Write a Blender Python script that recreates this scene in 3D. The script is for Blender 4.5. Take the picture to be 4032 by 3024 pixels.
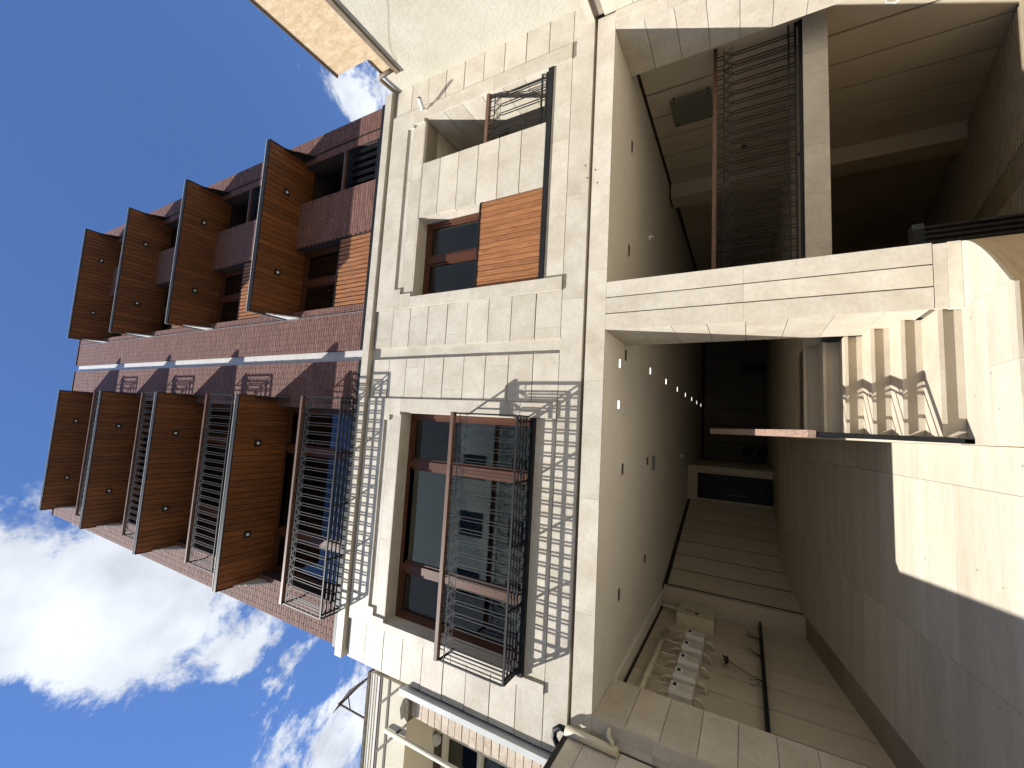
import bpy, bmesh, math, random
from mathutils import Vector, Matrix
random.seed(7)
for o in list(bpy.data.objects): bpy.data.objects.remove(o)
SC = bpy.context.scene
COL = SC.collection

# ------------------------------------------------------------------ camera
cam = bpy.data.cameras.new('camera'); co = bpy.data.objects.new('camera', cam); COL.objects.link(co)
RIGHT = Vector((0.993533, -0.113543, 0.000609))
DOWN = Vector((0.056093, 0.486157, -0.872069))
FWD = Vector((0.098721, 0.866463, 0.489382))
# the photographer held the camera on its side: picture-right is world-down
rot = Matrix((DOWN, RIGHT, -FWD)).transposed()
co.matrix_world = Matrix.Translation((0, -4.5, 1.6)) @ rot.to_4x4()
cam.sensor_width = 36.0; cam.lens = 36.0 * 1640 / 4032; cam.clip_start = 0.05; cam.clip_end = 2000
SC.camera = co

# ------------------------------------------------------------------ sun and sky
SUN = Vector((1.36, 1.0, -2.12)).normalized()
sl = bpy.data.lights.new('sun', 'SUN'); sl.energy = 3.9; sl.angle = math.radians(0.53); sl.color = (1.0, 0.965, 0.905)
so = bpy.data.objects.new('sun', sl); COL.objects.link(so); so.location = (-20, -18, 30)
so.rotation_euler = SUN.to_track_quat('-Z', 'Y').to_euler()
W = bpy.data.worlds.new('World'); SC.world = W; W.use_nodes = True
nt = W.node_tree; nt.nodes.clear(); N = nt.nodes.new; LK = nt.links.new
out = N('ShaderNodeOutputWorld'); bg = N('ShaderNodeBackground'); LK(bg.outputs[0], out.inputs[0])
sky = N('ShaderNodeTexSky'); sky.sky_type = 'NISHITA'; sky.sun_disc = False
sky.sun_elevation = math.asin(-SUN.z); sky.sun_rotation = math.atan2(-SUN.x, -SUN.y)
sky.altitude = 1800; sky.air_density = 0.80; sky.dust_density = 0.1; sky.ozone_density = 4.5
bg.inputs[1].default_value = 0.125
tc = N('ShaderNodeTexCoord')
# clouds: a flat layer seen from below, broken up by noise
sep = N('ShaderNodeSeparateXYZ'); LK(tc.outputs['Generated'], sep.inputs[0])
def math_node(op, a=None, b=None, clamp=False):
    n = N('ShaderNodeMath'); n.operation = op; n.use_clamp = clamp
    for i, s in enumerate((a, b)):
        if s is None: continue
        if isinstance(s, (int, float)): n.inputs[i].default_value = s
        else: LK(s, n.inputs[i])
    return n.outputs[0]
zc = math_node('MAXIMUM', sep.outputs[2], 0.06)
comb = N('ShaderNodeCombineXYZ')
LK(math_node('DIVIDE', sep.outputs[0], zc), comb.inputs[0]); LK(math_node('DIVIDE', sep.outputs[1], zc), comb.inputs[1])
cn = N('ShaderNodeTexNoise'); cn.inputs['Scale'].default_value = 5.2; cn.inputs['Detail'].default_value = 14; cn.inputs['Roughness'].default_value = 0.66
cn.inputs['Distortion'].default_value = 0.25; LK(comb.outputs[0], cn.inputs['Vector'])
cn2 = N('ShaderNodeTexNoise'); cn2.inputs['Scale'].default_value = 1.1; cn2.inputs['Detail'].default_value = 3; LK(comb.outputs[0], cn2.inputs['Vector'])
# where the big cumulus banks stand (plane coordinates x/z, y/z; radius; weight)
BANKS = [(-0.26, 0.25, 0.20, 0.20), (-0.33, 0.36, 0.21, 0.25), (-0.45, 0.50, 0.18, 0.25), (-0.60, 0.66, 0.14, 0.20), (-0.95, 0.95, 0.24, 0.32), (1.0, 0.80, 0.20, 0.28),
         (-0.21, 0.40, 0.10, 0.14), (0.42, 0.28, 0.50, -0.40), (-0.64, 0.34, 0.20, -0.18), (-0.72, 0.54, 0.13, -0.22), (0.05, 0.20, 0.16, -0.12)]
acc = math_node('ADD', math_node('MULTIPLY', cn.outputs[0], 1.5), math_node('MULTIPLY', cn2.outputs[0], 0.35))
for (bx, by, br, bw) in BANKS:
    d = N('ShaderNodeVectorMath'); d.operation = 'DISTANCE'; LK(comb.outputs[0], d.inputs[0]); d.inputs[1].default_value = (bx, by, 0)
    mr = N('ShaderNodeMapRange'); mr.interpolation_type = 'SMOOTHSTEP'
    mr.inputs[1].default_value = br * 1.45; mr.inputs[2].default_value = br * 0.35; mr.inputs[3].default_value = 0; mr.inputs[4].default_value = bw
    LK(d.outputs['Value'], mr.inputs[0]); acc = math_node('ADD', acc, mr.outputs[0])
cov = N('ShaderNodeMapRange'); cov.interpolation_type = 'SMOOTHSTEP'; cov.inputs[1].default_value = 1.04; cov.inputs[2].default_value = 1.24; LK(acc, cov.inputs[0])
cn3 = N('ShaderNodeTexNoise'); cn3.inputs['Scale'].default_value = 6.0; cn3.inputs['Detail'].default_value = 5; LK(comb.outputs[0], cn3.inputs['Vector'])
cs = N('ShaderNodeMapRange'); cs.inputs[1].default_value = 0.35; cs.inputs[2].default_value = 0.66; cs.inputs[3].default_value = 2.8; cs.inputs[4].default_value = 4.3; LK(cn3.outputs[0], cs.inputs[0])
cc = N('ShaderNodeVectorMath'); cc.operation = 'SCALE'; cc.inputs[0].default_value = (0.90, 0.96, 1.06); LK(cs.outputs[0], cc.inputs['Scale'])
mx = N('ShaderNodeMix'); mx.data_type = 'RGBA'; LK(cov.outputs[0], mx.inputs['Factor']); tint = N('ShaderNodeVectorMath'); tint.operation = 'MULTIPLY'; tint.inputs[1].default_value = (0.80, 0.92, 1.06); LK(sky.outputs[0], tint.inputs[0]); LK(tint.outputs[0], mx.inputs['A']); LK(cc.outputs[0], mx.inputs['B'])
LK(mx.outputs['Result'], bg.inputs[0])

SC.view_settings.view_transform = 'Standard'; SC.view_settings.look = 'None'; SC.view_settings.gamma = 1.0
SC.view_settings.use_curve_mapping = False; SC.view_settings.exposure = 1.08
SC.render.engine = 'CYCLES'
SC.cycles.max_bounces = 8; SC.cycles.diffuse_bounces = 5; SC.cycles.transparent_max_bounces = 12
SC.cycles.sample_clamp_indirect = 6.0; SC.cycles.caustics_reflective = False; SC.cycles.caustics_refractive = False

# ------------------------------------------------------------------ materials
MATS = {}
def mat(name, c1, c2=None, scale=3.0, stretch=(1, 1, 1), rough=0.6, bump=0.0, bscale=40.0, rnd=0.0, attr=False, metal=0.0, spec=0.4,
        detail=6.0, lo=0.35, hi=0.65, fine=0.0, fscale=50.0, hue=None, pits=0.0):
    m = bpy.data.materials.new(name); m.use_nodes = True; t = m.node_tree; t.nodes.clear(); n = t.nodes.new; l = t.links.new
    o = n('ShaderNodeOutputMaterial'); b = n('ShaderNodeBsdfPrincipled'); l(b.outputs[0], o.inputs[0])
    b.inputs['Roughness'].default_value = rough; b.inputs['Metallic'].default_value = metal; b.inputs['Specular IOR Level'].default_value = spec
    c2 = c2 or c1
    g = n('ShaderNodeNewGeometry'); mp = n('ShaderNodeMapping'); mp.inputs['Scale'].default_value = stretch; l(g.outputs['Position'], mp.inputs[0])
    rndout = None
    if attr:
        a = n('ShaderNodeAttribute'); a.attribute_name = 'rnd'; rndout = a.outputs['Fac']
    elif rnd or hue:
        a = n('ShaderNodeObjectInfo'); rndout = a.outputs['Random']
    if rndout is not None:
        off = n('ShaderNodeVectorMath'); off.operation = 'SCALE'; off.inputs[0].default_value = (37., 53., 71.); l(rndout, off.inputs['Scale'])
        ad = n('ShaderNodeVectorMath'); ad.operation = 'ADD'; l(mp.outputs[0], ad.inputs[0]); l(off.outputs[0], ad.inputs[1]); vec = ad.outputs[0]
    else: vec = mp.outputs[0]
    nz = n('ShaderNodeTexNoise'); nz.inputs['Scale'].default_value = scale; nz.inputs['Detail'].default_value = detail; nz.inputs['Roughness'].default_value = 0.62; l(vec, nz.inputs['Vector'])
    r = n('ShaderNodeMapRange'); r.inputs[1].default_value = lo; r.inputs[2].default_value = hi; l(nz.outputs[0], r.inputs[0])
    mx = n('ShaderNodeMix'); mx.data_type = 'RGBA'; mx.inputs['A'].default_value = (*c1, 1); mx.inputs['B'].default_value = (*c2, 1); l(r.outputs[0], mx.inputs['Factor'])
    col = mx.outputs['Result']
    if hue:
        m3 = n('ShaderNodeMix'); m3.data_type = 'RGBA'; m3.inputs['B'].default_value = (*hue, 1); l(col, m3.inputs['A'])
        wn = n('ShaderNodeTexWhiteNoise'); wn.noise_dimensions = '1D'; l(rndout, wn.inputs['W'])
        rr = n('ShaderNodeMapRange'); rr.inputs[1].default_value = 0.35; rr.inputs[2].default_value = 1.0; rr.inputs[3].default_value = 0; rr.inputs[4].default_value = 0.75; l(wn.outputs['Value'], rr.inputs[0]); l(rr.outputs[0], m3.inputs['Factor'])
        col = m3.outputs['Result']
    def scaled(col, s):
        v = n('ShaderNodeVectorMath'); v.operation = 'SCALE'; l(col, v.inputs[0]); l(s, v.inputs['Scale']); return v.outputs[0]
    if rnd:
        rr = n('ShaderNodeMapRange'); rr.inputs[3].default_value = 1 - rnd; rr.inputs[4].default_value = 1 + rnd; l(rndout, rr.inputs[0]); col = scaled(col, rr.outputs[0])
    if fine:
        fn = n('ShaderNodeTexNoise'); fn.inputs['Scale'].default_value = fscale; fn.inputs['Detail'].default_value = 4; l(vec, fn.inputs['Vector'])
        rr = n('ShaderNodeMapRange'); rr.inputs[1].default_value = 0.3; rr.inputs[2].default_value = 0.7; rr.inputs[3].default_value = 1 - fine; rr.inputs[4].default_value = 1 + fine; l(fn.outputs[0], rr.inputs[0]); col = scaled(col, rr.outputs[0])
    if pits:
        vo = n('ShaderNodeTexVoronoi'); vo.inputs['Scale'].default_value = 5.5; vo.inputs['Randomness'].default_value = 1.0; l(g.outputs['Position'], vo.inputs['Vector'])
        rr = n('ShaderNodeMapRange'); rr.inputs[1].default_value = 0.05; rr.inputs[2].default_value = 0.075; rr.inputs[3].default_value = 1 - pits; rr.inputs[4].default_value = 1.0; l(vo.outputs['Distance'], rr.inputs[0]); col = scaled(col, rr.outputs[0])
    l(col, b.inputs['Base Color'])
    if bump:
        bn = n('ShaderNodeTexNoise'); bn.inputs['Scale'].default_value = bscale; bn.inputs['Detail'].default_value = 5; l(vec, bn.inputs['Vector'])
        bp = n('ShaderNodeBump'); bp.inputs['Strength'].default_value = bump; bp.inputs['Distance'].default_value = 0.02; l(bn.outputs[0], bp.inputs['Height']); l(bp.outputs[0], b.inputs['Normal'])
    MATS[name] = m; return m
mat('stone', (.635, .585, .49), (.485, .425, .325), scale=2.6, rough=.55, bump=.10, bscale=30, rnd=.06, lo=.38, hi=.76, fine=.06, fscale=26)
mat('stone_core', (.30, .255, .19), (.24, .205, .155), scale=2, rough=.7)
mat('step_stone', (.55, .485, .385), (.47, .405, .31), scale=3, rough=.5, rnd=.05, fine=.04)
mat('paving', (.57, .52, .43), (.43, .38, .295), scale=1.5, stretch=(.30, 3.4, 1), rough=.5, rnd=.09, fine=.09, fscale=30, pits=.40, lo=.30, hi=.74)
mat('paving_border', (.30, .255, .19), (.25, .21, .155), scale=3, rough=.6, rnd=.05, fine=.06)
mat('interior_panel', (.60, .53, .41), (.55, .48, .365), scale=1.2, rough=.6, rnd=.04, fine=.03, fscale=90)
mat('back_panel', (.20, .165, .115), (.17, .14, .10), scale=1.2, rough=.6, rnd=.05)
mat('curtain', (.66, .64, .53), (.60, .58, .48), scale=3, rough=.9)
mat('plaster_ceiling', (.74, .70, .62), (.70, .66, .575), scale=2, rough=.85, bump=.05, bscale=200)
mat('plaster', (.52, .49, .41), (.46, .425, .34), scale=1.6, rough=.9, bump=.32, bscale=20, fine=.035, fscale=18)
mat('tan_stone', (.60, .47, .31), (.47, .345, .20), scale=9, stretch=(1, 1.4, .7), rough=.8, bump=.3, bscale=14, fine=.08, fscale=30)
mat('brick', (.210, .104, .078), (.145, .068, .054), scale=14, rough=.8, bump=.3, bscale=70, rnd=.10, hue=(.225, .118, .092))
mat('brick_field', (.210, .104, .078), (.145, .068, .054), scale=14, rough=.8, bump=.3, bscale=70, rnd=.10, hue=(.225, .118, .092), attr=True)
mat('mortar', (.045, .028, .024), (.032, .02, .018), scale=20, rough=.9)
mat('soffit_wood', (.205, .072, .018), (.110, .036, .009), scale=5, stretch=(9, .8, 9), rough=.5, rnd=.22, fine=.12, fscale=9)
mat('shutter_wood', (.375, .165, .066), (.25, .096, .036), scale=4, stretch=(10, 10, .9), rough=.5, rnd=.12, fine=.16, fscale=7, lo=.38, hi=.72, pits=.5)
mat('frame_wood', (.115, .040, .017), (.07, .024, .010), scale=6, stretch=(4, 4, 4), rough=.4, rnd=.05)
mat('rail_wood', (.19, .105, .068), (.105, .055, .036), scale=6, stretch=(.8, 8, 8), rough=.45)
mat('hand_wood', (.36, .25, .20), (.22, .14, .105), scale=6, stretch=(8, 1, 8), rough=.45)
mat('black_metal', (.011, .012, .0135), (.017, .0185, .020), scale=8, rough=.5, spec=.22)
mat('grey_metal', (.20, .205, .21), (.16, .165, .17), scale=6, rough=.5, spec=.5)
mat('white_strip', (.66, .64, .60), (.60, .57, .52), scale=5, rough=.7, fine=.03)
mat('meter_grey', (.66, .63, .58), (.60, .57, .52), scale=5, rough=.45)
mat('pipe_cream', (.68, .62, .46), (.60, .54, .39), scale=6, rough=.5)
mat('dark_screen', (.03, .04, .05), rough=.25)
mat('room_wall', (.52, .53, .43), (.48, .48, .40), scale=2, rough=.9)
mat('bounce_paving', (.52, .475, .395), (.44, .40, .33), scale=12, rough=.9, bump=.3, fine=.2, fscale=90)  # unseen street surface, made pale and warm to bounce light onto the building
mat('concrete_ramp', (.36, .30, .21), (.29, .24, .165), scale=4, rough=.8, fine=.06)
mat('tan_wall', (.52, .40, .25), (.40, .285, .155), scale=2.5, stretch=(1, 1.0, 9), rough=.6, fine=.05)
mat('cream_render', (.70, .655, .52), (.63, .58, .44), scale=1.5, stretch=(1, .35, 1), rough=.85, fine=.03)
mat('olive_render', (.44, .37, .20), (.38, .31, .165), scale=2, rough=.9)
mat('course_stone', (.62, .53, .42), (.48, .385, .28), scale=7, rough=.8, bump=.3, bscale=25, rnd=.08, fine=.08)
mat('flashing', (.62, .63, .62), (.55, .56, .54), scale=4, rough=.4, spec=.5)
mat('dark_trim', (.10, .065, .045), (.075, .05, .035), scale=5, rough=.7)
mat('gutter_brown', (.22, .17, .12), (.15, .12, .085), scale=8, rough=.6)
mat('weathered', (.085, .07, .05), (.15, .12, .08), scale=16, rough=.95, bump=.6, bscale=20)
mat('crack_grey', (.46, .41, .33), (.40, .355, .28), scale=20, rough=.95)
mat('dried_plant', (.035, .025, .018), rough=.9)
mat('leaf', (.03, .05, .015), (.05, .07, .02), rough=.6)
mat('glass_plate', (.17, .175, .14), (.155, .16, .13), scale=2, rough=.35)
mat('white_plastic', (.72, .72, .70), rough=.4)
mat('red_print', (.22, .03, .03), rough=.6)
mat('opposite_render', (.70, .66, .58), (.63, .59, .51), scale=1.5, rough=.9)
def glass(name, tint):
    m = bpy.data.materials.new(name); m.use_nodes = True; t = m.node_tree; t.nodes.clear(); n = t.nodes.new; l = t.links.new
    o = n('ShaderNodeOutputMaterial'); mx = n('ShaderNodeMixShader'); tr = n('ShaderNodeBsdfTransparent'); gl = n('ShaderNodeBsdfGlossy'); fr = n('ShaderNodeFresnel')
    fr.inputs[0].default_value = 1.7; tr.inputs[0].default_value = (*tint, 1); gl.inputs['Roughness'].default_value = 0.015; gl.inputs[0].default_value = (.85, .9, .92, 1)
    l(fr.outputs[0], mx.inputs[0]); l(tr.outputs[0], mx.inputs[1]); l(gl.outputs[0], mx.inputs[2]); l(mx.outputs[0], o.inputs[0]); MATS[name] = m
glass('glass', (.80, .81, .71)); mat('door_glass', (.012, .013, .014), rough=.2, spec=.12)
def emit(name, col, s):
    m = bpy.data.materials.new(name); m.use_nodes = True; t = m.node_tree; t.nodes.clear()
    o = t.nodes.new('ShaderNodeOutputMaterial'); e = t.nodes.new('ShaderNodeEmission'); e.inputs[0].default_value = (*col, 1); e.inputs[1].default_value = s
    t.links.new(e.outputs[0], o.inputs[0]); MATS[name] = m
emit('lamp_glow', (1.0, .93, .78), 1.5)
mat('joint_dark', (.03, .025, .02), rough=.9)
mat('lamp_glass', (.75, .74, .70), rough=.3)

# ------------------------------------------------------------------ helpers
def link(o, parent=None):
    COL.objects.link(o)
    if parent is not None:
        o.parent = parent
        o.matrix_parent_inverse = Matrix.Translation(-Vector(parent.location))
    return o
def tag(o, label=None, cat=None, group=None, kind=None):
    if label: o['label'] = label
    if cat: o['category'] = cat
    if group: o['group'] = group
    if kind: o['kind'] = kind
    return o
def thing(name, label, cat, loc=(0, 0, 0), group=None):
    o = bpy.data.objects.new(name, None); o.location = loc; o.empty_display_size = .1
    COL.objects.link(o); return tag(o, label, cat, group)
_cube = {}
def cube_mesh(m):
    if m not in _cube:
        me = bpy.data.meshes.new('block_' + m); bm = bmesh.new(); bmesh.ops.create_cube(bm, size=1.0); bm.to_mesh(me); bm.free(); me.materials.append(MATS[m]); _cube[m] = me
    return _cube[m]
def B(name, xr, yr, zr, m, parent=None):
    """a leaf block: shared unit cube, scaled"""
    o = bpy.data.objects.new(name, cube_mesh(m))
    o.location = ((xr[0] + xr[1]) / 2, (yr[0] + yr[1]) / 2, (zr[0] + zr[1]) / 2)
    o.scale = (abs(xr[1] - xr[0]), abs(yr[1] - yr[0]), abs(zr[1] - zr[0]))
    return link(o, parent)
class MB:
    def __init__(s): s.v = []; s.f = []; s.r = []
    def add(s, v, f, rnd=0.):
        k = len(s.v); s.v += [tuple(p) for p in v]; s.f += [tuple(i + k for i in q) for q in f]; s.r += [rnd] * len(v); return s
    def box(s, x0, x1, y0, y1, z0, z1, rnd=0.):
        return s.add([(x0, y0, z0), (x1, y0, z0), (x1, y1, z0), (x0, y1, z0), (x0, y0, z1), (x1, y0, z1), (x1, y1, z1), (x0, y1, z1)],
                     [(0, 3, 2, 1), (4, 5, 6, 7), (0, 1, 5, 4), (1, 2, 6, 5), (2, 3, 7, 6), (3, 0, 4, 7)], rnd)
    def prism(s, poly, ax, a0, a1):
        def P(p, a): return {'x': (a, p[0], p[1]), 'y': (p[0], a, p[1]), 'z': (p[0], p[1], a)}[ax]
        n = len(poly); v = [P(p, a0) for p in poly] + [P(p, a1) for p in poly]
        f = [tuple(range(n)), tuple(range(2 * n - 1, n - 1, -1))] + [(i, (i + 1) % n, n + (i + 1) % n, n + i) for i in range(n)]
        return s.add(v, f)
    def tube(s, pts, r, n=10, caps=True):
        pts = [Vector(p) for p in pts]; rr = r if isinstance(r, (list, tuple)) else [r] * len(pts); v = []; f = []
        prev = None
        for i, p in enumerate(pts):
            d = (pts[min(i + 1, len(pts) - 1)] - pts[max(i - 1, 0)]).normalized()
            if prev is None:
                a = Vector((0, 0, 1)) if abs(d.z) < .9 else Vector((1, 0, 0)); prev = d.cross(a).normalized()
            u = (prev - d * prev.dot(d)).normalized(); prev = u; w = d.cross(u)
            for k in range(n):
                t = 2 * math.pi * (k + .5) / n; v.append(p + (u * math.cos(t) + w * math.sin(t)) * rr[i])
        for i in range(len(pts) - 1):
            for k in range(n): f.append((i * n + k, i * n + (k + 1) % n, (i + 1) * n + (k + 1) % n, (i + 1) * n + k))
        if caps: f += [tuple(range(n - 1, -1, -1)), tuple(range((len(pts) - 1) * n, len(pts) * n))]
        return s.add(v, f)
    def bar(s, p, q, w=.012): return s.tube([p, q], w * .7071, 4)
    def build(s, name, m, parent=None, smooth=False, attr=False):
        me = bpy.data.meshes.new(name); me.from_pydata(s.v, [], s.f); bm = bmesh.new(); bm.from_mesh(me); bmesh.ops.recalc_face_normals(bm, faces=bm.faces[:]); bm.to_mesh(me); bm.free()
        if attr:
            a = me.attributes.new('rnd', 'FLOAT', 'POINT'); a.data.foreach_set('value', s.r)
        me.materials.append(MATS[m])
        if smooth:
            for p in me.polygons: p.use_smooth = len(p.vertices) == 4
        o = bpy.data.objects.new(name, me); return link(o, parent)
def wall_cells(mb, x0, x1, z0, z1, holes, y0, y1):
    xs = sorted({x0, x1, *[h[0] for h in holes if x0 < h[0] < x1], *[h[1] for h in holes if x0 < h[1] < x1]})
    zs = sorted({z0, z1, *[h[2] for h in holes if z0 < h[2] < z1], *[h[3] for h in holes if z0 < h[3] < z1]})
    for i in range(len(xs) - 1):
        j = 0
        while j < len(zs) - 1:
            def hole(j): 
                cx, cz = (xs[i] + xs[i + 1]) / 2, (zs[j] + zs[j + 1]) / 2
                return any(h[0] < cx < h[1] and h[2] < cz < h[3] for h in holes)
            if hole(j): j += 1; continue
            k = j
            while k < len(zs) - 1 and not hole(k): k += 1
            mb.box(xs[i], xs[i + 1], y0, y1, zs[j], zs[k]); j = k

# ------------------------------------------------------------------ dimensions
ZB = [8.95, 11.93, 14.81, 17.68]           # canopy soffit heights
ZS = [z - 2.08 for z in ZB]                # sills of the brick storeys
TOP = 19.47
WL = (-2.80, 0.105); WR = (1.82, 3.05); NI = (3.93, 4.68)
CH = (0.885, 1.06)

bld = thing('apartment_building', 'new apartment building with cream stone base and dark red brick upper storeys under timber canopies', 'building', (0.9, 6, 0))

# ================================================================== brick upper storeys
holes = []
for n in range(4): holes += [(WL[0], WL[1], ZS[n], ZB[n] + .02), (WR[0], WR[1], ZS[n], ZB[n] + .02), (NI[0], NI[1], ZS[n], ZB[n] + .02)]
mb = MB(); wall_cells(mb, -3.37, 5.20, 6.84, TOP - .02, holes + [(CH[0], CH[1], 6.0, 20.0)], .012, .30)
mb.box(CH[0], CH[1], .10, .30, 6.86, TOP - .02)
mb.box(-3.37, -3.1, .30, 8, 6.86, TOP - .02); mb.box(4.95, 5.20, .30, 8, 6.86, TOP - .02)
brick_wall = mb.build('brick_wall', 'mortar', bld)
CZ, BLEN, J = 0.0595, 0.205, 0.009
blist = []
row = 0; z = 6.935
while z + CZ < TOP:
    free = [(-3.37, CH[0]), (CH[1], 5.20)]
    for h in holes:
        if h[2] < z + CZ * .5 < h[3]:
            nf = []
            for a, b in free:
                if h[1] <= a or h[0] >= b: nf.append((a, b)); continue
                if h[0] > a: nf.append((a, h[0]))
                if h[1] < b: nf.append((h[1], b))
            free = nf
    for a, b in free:
        x = math.floor((a - (row % 2) * BLEN / 2) / BLEN) * BLEN + (row % 2) * BLEN / 2
        while x < b:
            l, r = max(x, a), min(x + BLEN - J, b)
            if r - l > .025: blist.append((l, r, z, z + CZ - J))
            x += BLEN
    z += CZ; row += 1
def shown(b):    # bricks that show largest: nearest to the camera and not behind a canopy
    x, zz = (b[0] + b[1]) / 2, b[2]
    d = math.sqrt(x * x + 4.5 ** 2 + (zz - 1.6) ** 2)
    if (-2.9 < x < .27 or 1.69 < x < 4.8):
        for n in range(4):
            if ZB[n] - .3 < zz < ZB[n] + 1.3: d += 30
    return d
blist.sort(key=shown)
rest = MB()
for i, (l, r, z0, z1) in enumerate(blist):
    y = random.uniform(-.0016, .0016)
    if i < 295: B('brick', (l, r), (y, .02), (z0, z1), 'brick', brick_wall)
    else: rest.box(l, r, y, .02, z0, z1, random.random())
tag(rest.build('brick_field', 'brick_field', brick_wall, attr=True), kind='stuff')
# pale recessed joint between the two brick halves, parapet coping, steel angle under the brick, thin metal edge trims
B('joint_strip', (CH[0] + .001, CH[1] - .001), (.055, .098), (6.69, TOP - .03), 'white_strip', bld)
for a, b in ((-3.39, CH[0]), (CH[1], 5.22)):
    B('parapet_coping', (a, b), (-.02, .32), (TOP - .015, TOP + .03), 'dark_trim', bld)
    B('steel_angle', (a, b), (-.022, .011), (6.833, 6.928), 'black_metal', bld)
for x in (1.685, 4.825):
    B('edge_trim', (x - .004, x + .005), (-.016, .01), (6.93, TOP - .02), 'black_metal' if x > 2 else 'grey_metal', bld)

# ================================================================== windows
def window(x0, x1, z0, z1, y, mull, name='window'):
    fw = .062
    f = MB(); f.box(x0 + .004, x0 + fw, y, y + .07, z0, z1); f.box(x1 - fw, x1 - .004, y, y + .07, z0, z1)
    f.box(x0 + fw, x1 - fw, y, y + .07, z0, z0 + fw); f.box(x0 + fw, x1 - fw, y, y + .07, z1 - fw, z1)
    for mcx in mull: f.box(mcx - .05, mcx + .05, y - .006, y + .064, z0 + fw, z1 - fw)
    w = f.build(name, 'frame_wood', bld)
    xs = [x0 + fw] + [v for mcx in mull for v in (mcx - .05, mcx + .05)] + [x1 - fw]
    for i in range(0, len(xs), 2):
        s = MB(); a, b, c, d = xs[i], xs[i + 1], z0 + fw, z1 - fw
        s.box(a, a + .035, y + .012, y + .06, c, d); s.box(b - .035, b, y + .012, y + .06, c, d); s.box(a + .035, b - .035, y + .012, y + .06, c, c + .035); s.box(a + .035, b - .035, y + .012, y + .06, d - .035, d)
        s.build('sash', 'frame_wood', w)
        B('pane', (a + .03, b - .03), (y + .034, y + .040), (c + .03, d - .03), 'glass', w)
    return w
def room(x0, x1, z0, z1, y0, depth, m='room_wall'):
    r = MB(); t = .05; y1 = y0 + depth
    r.box(x0 - t, x0, y0, y1, z0 - t, z1 + t); r.box(x1, x1 + t, y0, y1, z0 - t, z1 + t); r.box(x0, x1, y1, y1 + t, z0 - t, z1 + t)
    r.box(x0, x1, y0, y1, z0 - t, z0); r.box(x0, x1, y0, y1, z1, z1 + t)
    return r.build('room', m, bld)

# ================================================================== railings (timber hand rail, lattice band, paired bars)
def railing(name, x0, x1, y, z0, z1, parent, side=0.0, single=False, wood='rail_wood', grate=True):
    fr = MB()
    fr.box(x0, x1, y - .010, y + .012, z0, z0 + .024)                     # bottom rail
    za, zb = z1 - .225, z1 - .130                                          # lattice band
    if side:
        for xx in (x0, x1):
            fr.box(xx - .009, xx + .009, y + .012, y + side, z0, z0 + .02); fr.box(xx - .009, xx + .009, y + .012, y + side, z1 - .075, z1 - .05)
            fr.box(xx - .009, xx + .009, y - .01, y + .010, z0 + .024, z1 - .048)
            for k in range(1, 4):
                yy = y + side * k / 4; fr.box(xx - .005, xx + .005, yy - .005, yy + .005, z0 + .02, z1 - .075)
        if grate:
            for k in (1, 2, 3): fr.box(x0 + .01, x1 - .01, y + side * k / 4 - .011, y + side * k / 4 + .011, z0 + .001, z0 + .015)
            for k in range(5):
                xx = x0 + .06 + (x1 - x0 - .12) * k / 4; fr.box(xx - .012, xx + .012, y + .012, y + side, z0 - .018, z0 + .0005)
    else:
        fr.box(x0, x1, y - .010, y + .012, z0 + .07, z0 + .09)
    r = fr.build(name, 'black_metal', parent)
    B('hand_rail', (x0 - .012, x1 + .012), (y - .030, y + .030), (z1 - .048, z1), wood, r)
    pitch = .1370; n = max(1, int((x1 - x0 - .03) / pitch)); off = ((x1 - x0) - n * pitch) / 2
    la = MB(); bars = MB(); w = .0080
    for i in range(n):
        c = x0 + off + (i + .5) * pitch; h = pitch / 2; zm = (za + zb) / 2
        A = [(c - h, y, zb), (c + h, y, zb), (c, y, za)]
        for p, q in ((A[0], A[2]), (A[2], A[1])): la.bar(p, q, w)
        la.bar((c - h * .62, y, zb - .004), (c, y, za + .034), w * .55); la.bar((c + h * .62, y, zb - .004), (c, y, za + .034), w * .55); la.bar((c - h * .62, y, zb - .004), (c + h * .62, y, zb - .004), w * .55)
        la.bar((c + h * .40, y, za + .004), (c + h, y, zb - .034), w * .55); la.bar((c + h * 1.6, y, za + .004), (c + h, y, zb - .034), w * .55)
        for sgn in (-1, 1):
            la.bar((c + sgn * .024, y, zb), (c + sgn * .024, y, z1 - .048), w)
            la.bar((c, y, za), (c + sgn * .020, y, za - .03), w)
            if single: B('baluster', (c + sgn * .019 - .0038, c + sgn * .019 + .0038), (y - .006, y + .006), (z0 + .024, za - .028), 'black_metal', r)
            else: bars.box(c + sgn * .019 - .0038, c + sgn * .019 + .0038, y - .006, y + .006, z0 + .024, za - .028)
    la.bar((x0, y, zb + .004), (x1, y, zb + .004), w); la.bar((x0, y, za - .002), (x1, y, za - .002), w * .55)
    la.build('lattice_band', 'black_metal', r)
    if not single: bars.build('balusters', 'black_metal', r)
    return r

# ================================================================== shutters: upright boards on a frame
def shutter(x0, x1, y, z0, z1, gap):
    s = MB(); s.box(x0, x0 + .03, y + .028, y + .045, z0, z1); s.box(x1 - .03, x1, y + .028, y + .045, z0, z1); s.box(x0 + .03, x1 - .03, y + .028, y + .045, z0, z0 + .05); s.box(x0 + .03, x1 - .03, y + .028, y + .045, z1 - .05, z1)
    s.box(x0 - .004, x1 + .004, y - .008, y + .05, z1 + .001, z1 + .022)
    sh = s.build('shutter', 'black_metal', bld); n = 16; p = (x1 - x0) / n
    for i in range(n): B('board', (x0 + i * p + gap / 2, x0 + (i + 1) * p - gap / 2), (y + random.uniform(-.002, .002), y + .027), (z0 + .004, z1 - .004), 'shutter_wood', sh)
    return sh

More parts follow.
